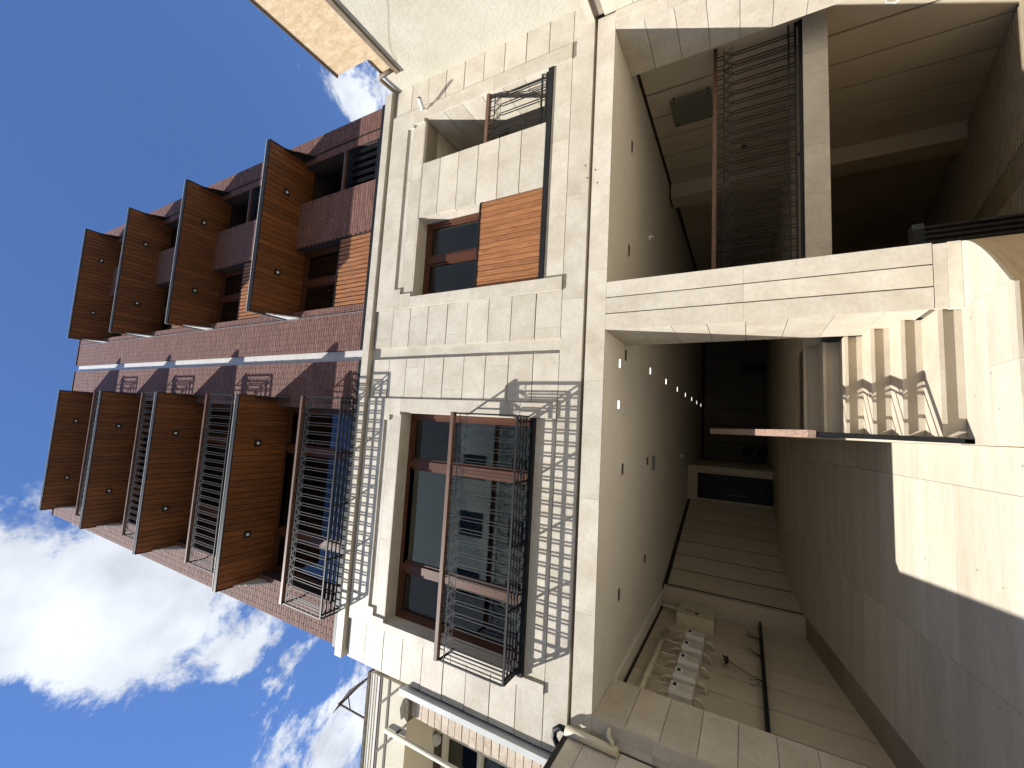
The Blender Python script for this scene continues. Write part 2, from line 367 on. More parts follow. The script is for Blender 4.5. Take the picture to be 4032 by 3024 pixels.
# ================================================================== canopies
def canopy(x0, x1, zb, lamps):
    D = .69
    c = MB(); c.prism([(-D + .02, zb + .02), (.20, zb + .02), (.20, zb + .175), (.012, zb + .175), (-D + .02, zb + .085)], 'x', x0 + .012, x1 - .012)
    can = c.build('canopy', 'grey_metal', bld)
    f = MB(); f.box(x0, x1, -D, -D + .018, zb - .012, zb + .075)
    f.prism([(-D + .0185, zb - .012), (-.0, zb - .012), (-.0, zb + .05), (-D + .0185, zb + .075)], 'x', x0, x0 + .011)
    f.prism([(-D + .0185, zb - .012), (-.0, zb - .012), (-.0, zb + .05), (-D + .0185, zb + .075)], 'x', x1 - .011, x1)
    f.build('fascia', 'black_metal', can)
    lip = MB(); lip.box(x0 - .006, x1 + .006, -D - .006, -D + .05, zb + .076, zb + .086); lip.build('drip_edge', 'flashing', can)
    p = .0985; n = int((x1 - x0 - .03) / p); p = (x1 - x0 - .03) / n
    for i in range(n):
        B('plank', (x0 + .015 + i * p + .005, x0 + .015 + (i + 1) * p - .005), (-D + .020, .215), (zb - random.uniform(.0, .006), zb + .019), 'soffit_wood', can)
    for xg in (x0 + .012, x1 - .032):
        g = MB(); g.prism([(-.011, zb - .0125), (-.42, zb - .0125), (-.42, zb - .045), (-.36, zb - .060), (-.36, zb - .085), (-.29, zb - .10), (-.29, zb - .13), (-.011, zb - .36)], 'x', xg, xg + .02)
        g.build('side_bracket', 'flashing' if xg < x0 + .1 else 'black_metal', can)  # matching brackets; pale left and black right put sun and shade into the colour
    for lx in lamps:
        k = MB(); k.box(lx - .055, lx + .055, -.345, -.235, zb - .016, zb - .004); dl = k.build('downlight', 'black_metal', can)
        q = MB(); q.tube([(lx, -.29, zb - .0245), (lx, -.29, zb - .0165)], .024, 14); 
        # the bulb sits in its square plate
        q.build('bulb', 'lamp_glass', can)
    return can

for n in range(4):
    zs, zb = ZS[n], ZB[n]
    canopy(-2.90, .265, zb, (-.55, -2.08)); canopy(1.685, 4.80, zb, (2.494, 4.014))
    window(WL[0], WL[1], zs + .01, zb - .012, .20, (-.64, -2.09)); room(WL[0] - .1, WL[1] + .1, zs, zb, .31, 3.0)
    window(WR[0], WR[1], zs + .01, zb - .012, .20, (2.43,)); room(WR[0] - .05, WR[1] + .05, zs, zb, .31, 3.0)
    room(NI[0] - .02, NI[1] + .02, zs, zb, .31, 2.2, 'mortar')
    shutter(WR[0] + .005, WR[1] - .02, .015, zs + .012, zs + .84, .020)
    railing('balcony_railing', -2.90, .27, -.30, zs + .01, zs + .96, bld, side=.29)
    railing('niche_railing', NI[0] + .006, NI[1] - .006, .03, zs + .05, zs + .95, bld)
    B('metal_sill', (NI[0] + .001, NI[1] - .001), (.002, .24), (zs - .012, zs + .006), 'black_metal', bld)

# ================================================================== first storey in stone
P = .345; ZJ = [3.52 + P * i for i in range(10)]      # course joints 3.52 .. 6.625
c = MB()
sh = [(WL[0], WL[1], 3.85, 5.965), (WR[0], WR[1], 3.85, 5.94), (NI[0] - .004, NI[1] - .008, 3.85, 5.94)]
wall_cells(c, -3.40, 5.45, 3.00, 6.82, sh, .055, .30)
c.box(-3.40, -3.1, .30, 8, 3.00, 6.82); c.box(5.0, 5.345, .30, 8, 3.0, 6.82)
stone_wall = c.build('stone_cladding', 'stone_core', bld)
def S(xr, zr, y=0.0, yb=.054, name='stone_panel', m='stone'): return B(name, xr, (y, yb), zr, m, stone_wall)
g = .006
for a, b in ((-3.44, -2.905), (.30, CH[0] - .002), (CH[1] + .002, 1.64), (4.885, 5.44)):
    for i in range(9):
        jit = random.uniform(-.003, .002)
        if a > 4 or b - a < .56 or i % 2: S((a, b), (ZJ[i] + g, ZJ[i + 1] - g), jit)
        else:
            k = a + (b - a) * (.24 if i % 4 == 0 else .78); S((a, k - .001), (ZJ[i] + g, ZJ[i + 1] - g), jit); S((k + .001, b), (ZJ[i] + g, ZJ[i + 1] - g), jit + .0015)
S((CH[0], CH[1]), (3.52, 6.688), .035)
def surround(X0, X1, a0, a1, ears0, ears1, top):
    y = -.024
    S((X0, a0), (3.525, 4.7), y); S((X0, a0), (4.702, 5.955), y); S((a1, X1), (3.525, 4.7), y); S((a1, X1), (4.702, 5.955), y)
    S((X0, ears0[0]), (5.957, 6.16), y); S((X0, ears0[1]), (6.162, top - .001), y); S((ears1[0], X1), (5.957, 6.16), y); S((ears1[1], X1), (6.162, top - .001), y)
    w = (X1 - X0) / 3
    for i in range(3): S((X0 + i * w + .001, X0 + (i + 1) * w - .001), (top, 6.628), y)
    # inner field, one step back
    w = (ears1[1] - ears0[1]) / 3
    for i in range(3): S((ears0[1] + i * w, ears0[1] + (i + 1) * w - .001), (6.162, top - .001), -.001)
    S((ears0[0], ears1[0]), (5.957, 6.161), .0) if False else None
surround(1.645, 4.88, WR[0] - .004, NI[1] - .008, (1.872, 1.955), (4.618, 4.572), 6.285)
surround(-2.90, .295, WL[0], WL[1], (-2.755, -2.655), (.060, -.022), 6.262)
for (a, b) in ((1.873, 2.7), (2.701, 3.7), (3.701, 4.617)): S((a, b), (5.957, 6.161), .0)
for (a, b) in ((-2.754, -1.7), (-1.699, -.7), (-.699, .059)): S((a, b), (5.968, 6.161), .0)
S((1.817, 4.671), (5.942, 5.956), .002)
for i in range(6):                                   # pier between window and niche
    z0, z1 = max(3.852, ZJ[i + 1] + g if i else 3.852), min(ZJ[i + 2] - g, 5.941)
    S((WR[1] + .002, NI[0] - .006), (z0, z1), random.uniform(0, .003), .30)
for (a, b) in ((1.817, 2.6), (2.602, 3.6), (3.602, 4.671)): S((a, b), (3.525, 3.778), .0)
for (a, b) in ((-2.798, -1.8), (-1.798, -.8), (-.798, .103)): S((a, b), (3.525, 3.778), .0)
xs = [-3.47, -2.3, -1.1, .2, 1.5, 2.8, 4.1, 5.40]
for i in range(7):
    S((xs[i] + .001, min(xs[i + 1] - .001, 5.349)), (6.692, 6.830), -.048, .30, 'cornice_stone')
    S((xs[i] + .03, xs[i + 1] + .028), (3.245, 3.518), .0, .054, 'band_stone')
for i in range(6): S((xs[i] + .35, xs[i + 1] + .348) if i < 5 else (xs[i] + .35, 5.08), (2.982, 3.203), .0, .30, 'lintel_stone')
S((-3.15, -1.952), (2.982, 3.203), .0, .30, 'lintel_stone') if False else None
B('window_sill', (1.818, 4.670), (-.018, .30), (3.782, 3.848), 'black_metal', bld)
B('window_sill', (WL[0] + .002, WL[1] - .002), (-.05, .30), (3.782, 3.848), 'black_metal', bld)
for a, b, z1 in ((WL[0], WL[1], 5.965), (WR[0], WR[1], 5.94)):     # stone-lined reveals
    B('reveal_stone', (a, a + .012), (.056, .21), (3.85, z1), 'stone', bld); B('reveal_stone', (b - .012, b), (.056, .21), (3.85, z1), 'stone', bld)
    B('reveal_stone', (a + .0125, b - .0125), (.0, .21), (z1 - .012, z1), 'stone', bld)
window(WL[0] + .012, WL[1] - .012, 3.85, 5.95, .205, (-.64, -2.09)); room(WL[0] - .1, WL[1] + .1, 3.8, 6.0, .31, 3.4)
window(WR[0] + .012, WR[1] - .012, 3.85, 5.925, .205, (2.43,)); room(WR[0] - .05, WR[1] + .05, 3.8, 6.0, .31, 3.0)
shutter(WR[0] + .006, WR[1] - .012, .012, 3.856, 4.80, .009)
railing('balcony_railing', -2.79, .115, -.30, 3.862, 4.81, bld, side=.29, single=True)
railing('niche_railing', NI[0] + .004, NI[1] - .014, .03, 3.875, 4.82, bld, single=True)
def curtain(x0, x1, z0, z1, y, w):
    m_ = MB(); n = int((x1 - x0) / .03); v = []; f = []
    for i in range(n + 1):
        x = x0 + (x1 - x0) * i / n; yy = y + .03 * math.sin(i * 1.25 + 2 * math.sin(i * .31)); v += [(x, yy, z0), (x, yy, z1)]
        if i: f.append((2 * i - 2, 2 * i, 2 * i + 1, 2 * i - 1))
    m_.add(v, f); o = m_.build('curtain', 'curtain', w, smooth=True); return o
curtain(-2.74, -2.20, 3.86, 5.96, .55, bld); curtain(-.95, -.62, 3.86, 5.96, .55, bld); curtain(1.86, 2.1, 3.86, 5.93, .55, bld)
curtain(-2.7, -1.9, ZS[0], ZB[0] - .02, .55, bld); curtain(-1.0, .05, ZS[1], ZB[1] - .02, .55, bld); curtain(1.9, 2.5, ZS[1], ZB[1] - .02, .55, bld); curtain(-2.7, -2.2, ZS[2], ZB[2] - .02, .55, bld); curtain(2.5, 3.0, ZS[3], ZB[3] - .02, .55, bld)
# niche: stone-lined recess, open at the front
nm = MB(); nm.box(NI[1] - .008, NI[1] + .04, .30, 1.1, 3.80, 6.0); nm.box(NI[0] - .5, NI[0] - .45, .30, 1.1, 3.80, 6.0); nm.box(NI[0] - .45, NI[1] - .008, .30, 1.1, 5.94, 6.0); nm.box(NI[0] - .45, NI[1] - .008, .30, 1.1, 3.79, 3.848); nm.box(NI[0] - .45, NI[1] - .008, 1.05, 1.1, 3.848, 5.94)
nm.build('niche', 'stone', bld)
for i in range(6):
    z0, z1 = (3.852 if i == 0 else ZJ[i + 1] + .004), min(ZJ[i + 2] - .004, 5.938)
    B('reveal_stone', (NI[1] - .022, NI[1] - .0085), (.002, .80), (z0, z1), 'stone', bld)
k = MB(); k.box(4.10, 4.42, .62, .82, 4.75, 4.98); k.box(4.45, 4.60, .70, .82, 4.9, 5.02); k.build('condenser_bracket', 'dark_trim', bld)

for hx, hz in ((3.177, 3.293), (3.084, 3.166), (2.917, 3.135), (3.008, 3.263)):
    q = MB(); q.tube([(hx, -.0012, hz), (hx, .004, hz)], .011, 10); q.build('drill_hole', 'dark_trim', stone_wall)
# ================================================================== ground storey: pier, jambs, lintel
pier_core = MB().box(1.152, 1.658, .035, .94, -.9, 3.0).build('pier', 'stone_core', bld)
jamb_l = MB().box(-3.40, -2.952, .035, .78, -.2, 3.0).build('jamb', 'stone_core', bld); jamb_r = MB().box(4.872, 5.345, .035, .78, -2.2, 3.0).build('jamb', 'stone_core', bld)
def G(xr, yr, zr, name='stone_panel', m='stone'): return B(name, xr, yr, zr, m, pier_core if 1 < xr[0] < 2 else jamb_l if xr[0] < 0 else jamb_r)
for a, b in ((1.130, 1.306), (1.319, 1.492), (1.505, 1.680)):
    G((a, b), (0, .034), (.272, 1.62)); G((a, b), (0.0005, .034), (1.6215, 2.980))
G((1.125, 1.665), (-.004, .034), (.185, .266), 'plinth_stone'); G((1.120, 1.670), (-.008, .034), (.102, .183), 'plinth_stone')
zc_ = [2.980 - .345 * i for i in range(9)]
for i in range(8):
    z1, z0 = zc_[i] - .003, max(zc_[i + 1] + .003, .29)
    if z1 - z0 < .05: continue
    yy = .34 + .2 * (i % 2)
    G((1.130, 1.1515), (.036, .94), (z0, z1)); G((1.6585, 1.680), (.036, .94), (z0, z1))
for i in range(9):
    z1, z0 = 2.980 - .33 * i - .003, 2.980 - .33 * (i + 1) + .003
    G((-2.9515, -2.930), (.036, .79), (z0, z1)); 
    G((4.850, 4.8715), (.036, .78), (z0, z1))
for i in range(6):
    z1, z0 = 2.980 - .60 * i - .001, 2.980 - .60 * (i + 1) + .001
    G((-3.064, -2.930), (0, .034), (z0, z1)); G((-3.148, -3.066), (.010, .034), (z0, z1)); G((4.850, 4.964), (0, .034), (z0, z1)); G((4.966, 5.079), (-.016, .034), (z0, z1))
# lintel return above the jambs
for a, b in ((-3.15, -3.122),): pass

# ================================================================== passage inside: ceiling, walls, back wall, door
ce = MB(); ce.box(-3.35, 5.3, .79, 12.2, 2.985, 3.15); ceiling = ce.build('passage_ceiling', 'plaster_ceiling', bld)
B('lintel_soffit', (-2.93, 1.13), (.012, .788), (2.9795, 2.981), 'plaster_ceiling', ceiling); B('lintel_soffit', (1.68, 4.85), (.012, .788), (2.9795, 2.981), 'plaster_ceiling', ceiling)
lb = MB(); lb.box(-3.1, 5.1, .30, .789, 2.982, 3.3); lb.build('lintel_beam', 'stone_core', bld)
for (x, y, w, d) in ((-3.02, 2.5, .05, 3.35), ):
    B('cornice', (-3.08, -2.94), (.80, 4.2), (2.945, 2.984), 'plaster_ceiling', ceiling)
lw = MB(); lw.box(-3.40, -3.222, .78, 4.25, -.3, 2.985); lw.box(-3.40, -2.85, 4.251, 4.6, -.3, 2.985)
left_wall = lw.build('passage_wall', 'joint_dark', bld)
y = .80; i = 0
ys = [.795, 1.24, 1.724, 2.22, 2.712, 3.203, 3.69, 4.10]
for a, b in zip(ys[:-1], ys[1:]):
    B('wall_panel', (-3.2215, -3.200), (a + .014, b - .014), (1.41, 2.935), 'interior_panel', left_wall)
    B('wall_panel', (-3.2215, -3.175), (a + .014, b - .014), (-.1, 1.362), 'interior_panel', left_wall)
B('wall_panel', (-3.2215, -2.845), (4.14, 4.2505), (-.1, 2.95), 'interior_panel', left_wall)
B('wall_ledge', (-3.2215, -3.075), (.80, 4.138), (1.366, 1.406), 'black_metal', left_wall)
# oblique wall running on to the door
p0, p1 = Vector((-2.845, 4.30)), Vector((-1.70, 8.05)); dv = (p1 - p0).normalized(); nv = Vector((dv.y, -dv.x))
def obl(a, b, z0, z1, t0, t1, m, name, parent):
    q = [p0 + dv * a + nv * t0, p0 + dv * b + nv * t0, p0 + dv * b + nv * t1, p0 + dv * a + nv * t1]
    return MB().prism([(v.x, v.y) for v in q], 'z', z0, z1).build(name, m, parent)
L = (p1 - p0).length
ow = obl(0, L, .5, 2.985, -.2, -.022, 'joint_dark', 'oblique_wall', bld)
for i in range(7): obl(L * i / 7 + .028, L * (i + 1) / 7 - .028, .40, 2.90, -.021, 0, 'interior_panel', 'wall_panel', ow)
B('skirting', (-3.17, -3.15), (.8, 4.1), (.0, .02), 'dark_trim', left_wall)
dw = MB(); dw.box(-1.95, -1.70, 8.06, 8.3, .9, 2.985); dw.box(-.93, -.80, 8.06, 12.25, .9, 2.985); dw.box(-1.70, -.93, 8.06, 8.3, 2.79, 2.985)
dwall = dw.build('door_wall', 'interior_panel', bld)
fr = MB(); fr.box(-1.699, -1.655, 8.03, 8.12, 1.0, 2.789); fr.box(-.985, -.931, 8.03, 8.12, 1.0, 2.789); fr.box(-1.655, -.985, 8.03, 8.12, 2.74, 2.789)
door = fr.build('entrance_door', 'interior_panel', bld); tag(door, 'dark glass entrance door at the end of the passage')
B('door_leaf_glass', (-1.654, -.986), (8.07, 8.085), (1.005, 2.739), 'door_glass', door); B('door_stile', (-1.25, -1.21), (8.055, 8.09), (1.006, 2.738), 'black_metal', door)
B('door_handle', (-1.50, -1.485), (8.02, 8.035), (1.55, 2.0), 'grey_metal', door)
room(-1.68, -.95, 1.0, 2.78, 8.31, 2.0)
bw = MB(); bw.box(-.799, 5.3, 12.022, 12.3, .7, 2.985); back = bw.build('passage_back_wall', 'joint_dark', bld)
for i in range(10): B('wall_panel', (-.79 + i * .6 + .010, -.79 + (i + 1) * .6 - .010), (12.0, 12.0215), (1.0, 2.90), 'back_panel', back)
# right interior wall along the garage side
rw = MB(); rw.box(5.152, 5.345, .79, 12.0, -4, 2.985); rw.box(4.86, 5.151, 4.12, 4.52, -4, 2.985)
right_wall = rw.build('garage_side_wall', 'joint_dark', bld)
yy = 1.01 - .53
for i in range(7):
    a = max(.795, 1.01 + .53 * (i - 1)); b = 1.01 + .53 * i
    if b > 4.13: b = 4.115
    if b - a < .05: continue
    B('wall_panel', (5.130, 5.1515), (a + .018, b - .018), (-3.0, 2.935), 'interior_panel', right_wall)
for i in range(10):
    a = 4.525 + .53 * i; B('wall_panel', (5.130, 5.1515), (a + .012, a + .518), (-3.6, 2.92), 'interior_panel', right_wall)
B('wall_panel', (4.838, 4.8595), (4.1195, 4.53), (-3.0, 2.95), 'interior_panel', right_wall)
B('wall_panel', (4.838, 5.128), (4.098, 4.119), (-3.0, 2.95), 'interior_panel', right_wall)
# floor of the passage (level 1.0) and its edge beam over the garage ramp
fl = MB(); fl.box(1.66, 5.15, 1.282, 12, .765, .99); fl.box(.10, 1.66, 1.60, 12, .80, .992); fl.box(-3.2, .10, 5.66, 12, .80, .994)
tag(fl.build('passage_floor', 'step_stone'), kind='structure')
bx = [1.662, 2.25, 2.84, 3.43, 4.02, 4.61, 5.128]
ebm = MB(); ebm.box(1.66, 5.128, 1.102, 1.28, .766, 1.0); eb = ebm.build('edge_beam', 'stone_core', bld)
for i in range(6): B('stone_panel', (bx[i] + .001, bx[i + 1] - .001), (1.08, 1.1015), (.763, 1.005), 'stone', eb)
# garage void closed on the other sides
gv = MB(); gv.box(1.40, 1.655, .945, 9, -4, .735); gv.box(1.40, 5.3, 9, 9.2, -4, 1.0); tag(gv.build('garage_wall', 'tan_wall', bld), 'streaked tan wall of the garage pit')

# ================================================================== stairs, ramp, landing, street
st = thing('entrance_stairs', 'six pale stone steps up to the passage, shadowed by their railing', 'stairs', (.6, .7, .1))
NO = [(.02, .250), (.345, .398), (.64, .545), (.95, .695), (1.225, .843), (1.53, .992)]
prev = .10
for i, (yn, zt) in enumerate(NO):
    yend = NO[i + 1][0] + .052 if i < 5 else 2.0
    s_ = MB(); s_.box(.105, 1.128, yn + .035, yend + .0, prev + .0005, zt - .031); stp = s_.build('step', 'step_stone', st)
    B('tread', (.105, 1.128), (yn, yend - .001), (zt - .030, zt), 'step_stone', stp)
    prev = zt
sc = MB(); sc.prism([(.0, .0), (.0, .16), (1.55, .90), (1.55, .0)], 'x', .045, .103); sc.build('stair_kerb', 'step_stone', st); B('landing_kerb', (.045, .099), (1.551, 5.70), (.0, .990), 'step_stone', st)
# ramp paving, laid in four strips
RZ = lambda y: .05 + .168 * y
rp = MB(); rp.prism([(-.78, RZ(-.78) - .30), (5.66, .5), (5.66, RZ(5.66) - .031), (-.78, RZ(-.78) - .031)], 'x', -3.30, .044)
ramp = tag(rp.build('entrance_ramp', 'stone_core'), kind='structure')
def slab(x0, x1, y0, y1, m='paving'):
    MB().prism([(y0, RZ(y0) - .03), (y1, RZ(y1) - .03), (y1, RZ(y1)), (y0, RZ(y0))], 'x', x0, x1).build('paving_slab', m, ramp)
for (a, b, L_, ph) in ((-3.20, -2.834, .9, .2), (-2.83, -1.703, 1.15, .55), (-1.70, -.283, 1.25, .1), (-.28, .043, 1.3, .75)):
    y = -.78; nxt = y + L_ * (1 - ph)
    while y < 5.65:
        e = min(nxt, 5.655); slab(a, b, y + .0015, e - .0015, 'paving_border' if a < -3 else 'paving'); y = e; nxt = e + L_
# landing at the foot of the stairs with its rounded corner
cx = []
for t in range(0, 10):
    u = t / 9; cx.append((1.665 - .54 * u ** 1.5 * 1.0, .01 - .66 * u))
land = MB(); poly = [(.047, -.66), (1.125, -.66)] + [(x, y) for x, y in reversed(cx[:-1])] + [(1.665, .033), (.047, .033)]
land.prism(poly, 'z', -.9, .098 - .02)
la = tag(land.build('front_landing', 'tan_wall'), kind='structure')
def lslab(pl): MB().prism(pl, 'z', .0785, .10).build('paving_slab', 'paving', la)
lslab([(.048, -.70), (.60, -.70), (.60, -.335), (.048, -.335)]); lslab([(.602, -.70), (1.10, -.70), (1.123, -.66), (1.123, -.335), (.602, -.335)])
lslab([(.048, -.333), (1.123, -.333), (1.123, .054), (.048, .054)])
lslab([(1.125, -.655)] + [(x, y) for x, y in reversed(cx[1:-1])] + [(1.665, .0), (1.125, .0)])
stt = MB()
def sheet(x0, x1, y0, y1, z): stt.add([(x0, y0, z), (x1, y0, z), (x1, y1, z), (x0, y1, z)], [(0, 1, 2, 3)])
sheet(-400, 1.60, -400, -.70, -.10); sheet(1.60, 5.25, -400, -4.2, -.10); sheet(5.25, 400, -400, -.0, -.10); sheet(-400, -3.3, -.70, 400, -.102); sheet(5.25, 400, 0, 400, -.104); sheet(-3.3, 1.6, -.7, 12, -.31); sheet(-3.3, 5.1, 12.3, 400, -.106)
tag(stt.build('street', 'bounce_paving'), kind='structure')
# garage ramp: ribbed concrete, two lanes with a smooth strip between
GZ = lambda y: -.85 - .138 * y if y > 0 else -.85 - .17 * y
gr = MB(); gr.prism([(-4.2, -.45), (-4.2, -.12), (0, -.85), (9, GZ(9)), (9, -3)], 'x', 1.60, 5.13); groad = tag(gr.build('garage_ramp', 'concrete_ramp'), kind='structure')
rib = MB(); y = -2.0
while y < 7.5:
    for a, b in ((1.75, 3.08), (3.5, 5.05)):
        rib.prism([(y, GZ(y) - .01), (y + .045, GZ(y + .045) - .01), (y + .04, GZ(y + .04) + .016), (y + .005, GZ(y + .005) + .016)], 'x', a, b)
    y += .085
tag(rib.build('ribbing', 'concrete_ramp', groad), kind='stuff')
pit = MB(); pit.box(1.40, 1.598, -4.2, -.70, -2, -.102); pit.build('retaining_wall', 'tan_wall', groad)

# ================================================================== boundary wing walls
wl_ = thing('boundary_wall', 'shaded stone wing wall left of the passage with black capping', 'wall', (-3.3, -1.5, -.1))
m_ = MB(); m_.box(-3.45, -3.173, -3.6, -.012, -.3, 3.19); core = m_.build('core', 'stone_core', wl_)
for i in range(9):
    z1, z0 = 3.018 - .345 * (i - 1) - .003, 3.018 - .345 * i + .003; z1 = min(z1, 3.188)
    if z1 < -.1 : continue
    a = -3.6; k = 0
    while a < -.02:
        b = min(a + (.75 if (k + i) % 2 else .45), -.014); B('stone_panel', (-3.1725, -3.150), (a + .001, b - .001), (max(z0, -.3), z1), 'stone', wl_); a = b; k += 1
B('capping', (-3.47, -3.152), (-3.6, -.10), (3.192, 3.245), 'black_metal', wl_)
wr_ = thing('boundary_wall', 'sunlit stone wing wall right of the garage opening below rough plaster', 'wall', (5.2, -1.5, -.1))
m_ = MB(); m_.box(5.118, 5.345, -3.6, -.0175, -2.2, 3.33); m_.build('core', 'stone_core', wr_)
for i in range(16):
    z1, z0 = 3.118 - .345 * i - .003, 3.118 - .345 * (i + 1) + .003
    if z0 < -2: continue
    a = -.019; k = 0
    while a > -3.6:
        b = max(a - (.62 if (k + i) % 2 else .9), -3.6); B('stone_panel', (5.080, 5.1175), (b + .003, a - .001), (z0, z1), 'stone', wr_); a = b; k += 1
for a, b in ((-1.2, -.0005), (-2.4, -1.2), (-3.6, -2.4)): B('band_stone', (5.080, 5.1175), (a + .001, b), (3.245, 3.332), 'stone', wr_)

# ================================================================== neighbour on the right: rough plaster, slate ledge, tan parapet
nr = thing('neighbour_house', 'rough cream plastered house on the right with tan parapet above', 'house', (6.5, -2, 0))
m_ = MB(); m_.box(5.352, 9, -5, -.34, 3.335, 6.26); m_.box(5.352, 9, -.34, -.002, 3.335, 6.60); m_.build('plaster_wall', 'plaster', nr)
B('ledge', (5.31, 9), (-5, -.32), (6.262, 6.335), 'gutter_brown', nr)
m_ = MB(); m_.box(5.352, 9, -5, -.68, 6.336, 7.25); m_.box(5.352, 9, -.68, -.40, 6.336, 6.555); m_.build('parapet', 'tan_stone', nr)
B('coping', (5.33, 9), (-5, -.66), (7.252, 7.275), 'dark_trim', nr); B('coping', (5.335, 9), (-.658, -.39), (6.557, 6.58), 'dark_trim', nr)
m_ = MB(); m_.tube([(5.325, -.02, 6.615), (5.325, -.35, 6.655), (5.325, -.385, 6.60), (5.325, -.40, 6.34)], .032, 8); m_.build('gutter', 'gutter_brown', nr, smooth=True)
pts = []
for i in range(26):
    t = i / 25; pts.append((5.350, -.42 - 1.5 * t, 6.22 - .9 * t + .05 * math.sin(9 * t) + random.uniform(-.012, .012) - .25 * t * t))
m_ = MB()
for i in range(25):
    (x, y0, z0), (_, y1, z1) = pts[i], pts[i + 1]; w = .016 + .008 * math.sin(i * 1.7); 
    m_.add([(5.3495, y0, z0 - w), (5.3495, y1, z1 - w), (5.3495, y1, z1 + w), (5.3495, y0, z0 + w), (5.3515, y0, z0 - w), (5.3515, y1, z1 - w), (5.3515, y1, z1 + w), (5.3515, y0, z0 + w)], [(0, 1, 2, 3), (4, 5, 6, 7), (0, 1, 5, 4), (3, 2, 6, 7)])
m_.build('crack_repair', 'crack_grey', nr)

# ================================================================== neighbour on the left: low house with boarded eave
nl = thing('neighbour_house', 'low cream house on the left with deep panelled eave', 'house', (-6, 2, 0))
m_ = MB(); wall_cells(m_, -14, -3.50, -.1, 5.44, [(-5.3, -4.27, 4.2, 5.5)], .64, .85); m_.build('back_wall', 'olive_render', nl)
m_ = MB(); m_.box(-14, -3.50, .01, .86, 5.43, 5.94); up_ = m_.build('upper_wall', 'cream_render', nl)
for z0, z1 in ((5.905, 5.94), (5.755, 5.79)): B('brown_strip', (-14, -3.49), (.003, .0095), (z0, z1), 'dark_trim', up_)  # thin brown strips on the cream wall, level here and slanted below
for k in range(7):
    xa = -3.845 - .60 * k; q = MB(); q.prism([(xa, 5.902), (xa + .035, 5.902), (xa + .53, 5.435), (xa + .495, 5.435)] if k else [(xa, 5.902), (xa + .035, 5.902), (-3.49, 5.565), (-3.49, 5.53)], 'y', .0, .0095); q.build('brown_strip', 'dark_trim', up_)
e_ = MB(); e_.box(-14, -3.50, -.004, .9, 5.9405, 5.99); eave = e_.build('eave', 'white_strip', nl)
for k, (y0, z0, z1, m) in enumerate(((-.010, 5.991, 6.03, 'cream_render'), (-.016, 6.031, 6.07, 'white_strip'), (-.022, 6.071, 6.10, 'cream_render'), (-.030, 6.101, 6.15, 'weathered'))):
    B('fascia_moulding', (-14, -3.49), (y0, .9), (z0, z1), m, eave)
w_ = MB(); w_.box(-4.34, -4.27, .62, .74, 4.2, 5.5); w_.box(-5.3, -5.23, .62, .74, 4.2, 5.5); w_.box(-5.23, -4.34, .62, .74, 5.22, 5.28); w_.box(-5.23, -4.34, .62, .74, 4.64, 4.70); w_.box(-5.23, -4.34, .62, .74, 4.2, 4.26); w_.box(-4.80, -4.76, .63, .73, 4.26, 4.64)
nw = w_.build('window', 'cream_render', nl)
for a, b, c_, d in ((-5.225, -4.345, 4.705, 5.215), (-5.225, -4.805, 4.265, 4.635), (-4.755, -4.345, 4.265, 4.635)): B('pane', (a, b), (.695, .702), (c_, d), 'glass', nw)
for i in range(6): B('blind_slat', (-5.22, -4.35), (.63, .655), (5.29 + .036 * i, 5.312 + .036 * i), 'dark_trim', nw)
m_ = MB(); m_.box(-6.7, -3.9, 1.6, 1.7, 4.0, 5.8); m_.build('room_partition', 'room_wall', nl)
m_ = MB(); m_.prism([(-4.43 + .075 * math.cos(t * math.pi / 12), 5.37 + .06 * math.sin(t * math.pi / 12)) for t in range(24)], 'y', .58, .639); m_.build('oval_wall_lamp', 'flashing', nl)
m_ = MB(); m_.box(-3.775, -3.56, .03, .60, 3.0, 5.35); pc = m_.build('stone_pier', 'stone_core', nl)
z = 3.0; i = 0
while z < 5.3:
    B('course_stone', (-3.79 + random.uniform(-.006, .006), -3.558), (.0 + random.uniform(-.004, .004), .029), (z + .005, z + .0985), 'course_stone', pc); z += .104; i += 1
m_ = MB(); m_.prism([(-3.84, 5.36), (-3.80, 5.42), (-3.85, 5.47), (-3.72, 5.50), (-3.60, 5.46), (-3.56, 5.40), (-3.60, 5.355), (-3.74, 5.352)], 'y', -.06, .45); m_.build('broken_cap', 'weathered', nl)
m_ = MB(); m_.box(-3.545, -3.475, -.075, -.055, 3.3, 5.52); m_.box(-3.545, -3.53, -.0545, .03, 3.3, 5.50); m_.box(-3.49, -3.475, -.0545, .03, 3.3, 5.50); m_.build('edge_flashing', 'flashing', nl)
m_ = MB(); m_.tube([(-4.09, -.03, 3.0), (-4.09, -.03, 5.76)], .028, 10); m_.build('eave_post', 'cream_render', nl, smooth=True)

an = thing('tv_antenna', 'rooftop television antenna on a tilted mast above the low house', 'antenna', (-4.6, .5, 6.17))
m_ = MB(); m_.tube([(-4.62, .55, 6.15), (-4.62, .55, 7.33)], .016, 6); m_.build('mast', 'dark_trim', an)
m_ = MB(); a_, b_ = Vector((-4.62, .55, 7.33)), Vector((-4.13, .62, 6.83)); m_.tube([a_, b_], .011, 6); m_.tube([a_ + Vector((0, 0, -.28)), a_.lerp(b_, .35)], .009, 6); m_.build('boom', 'dark_trim', an)
for i in range(10):
    c_ = a_.lerp(b_, .12 + .09 * i); m_ = MB(); h_ = .16 - .010 * i; m_.tube([c_ + Vector((-.35 * h_, -.2, -.35 * h_)), c_ + Vector((.35 * h_, .2, .35 * h_))], .006, 5); m_.build('element', 'dark_trim', an)

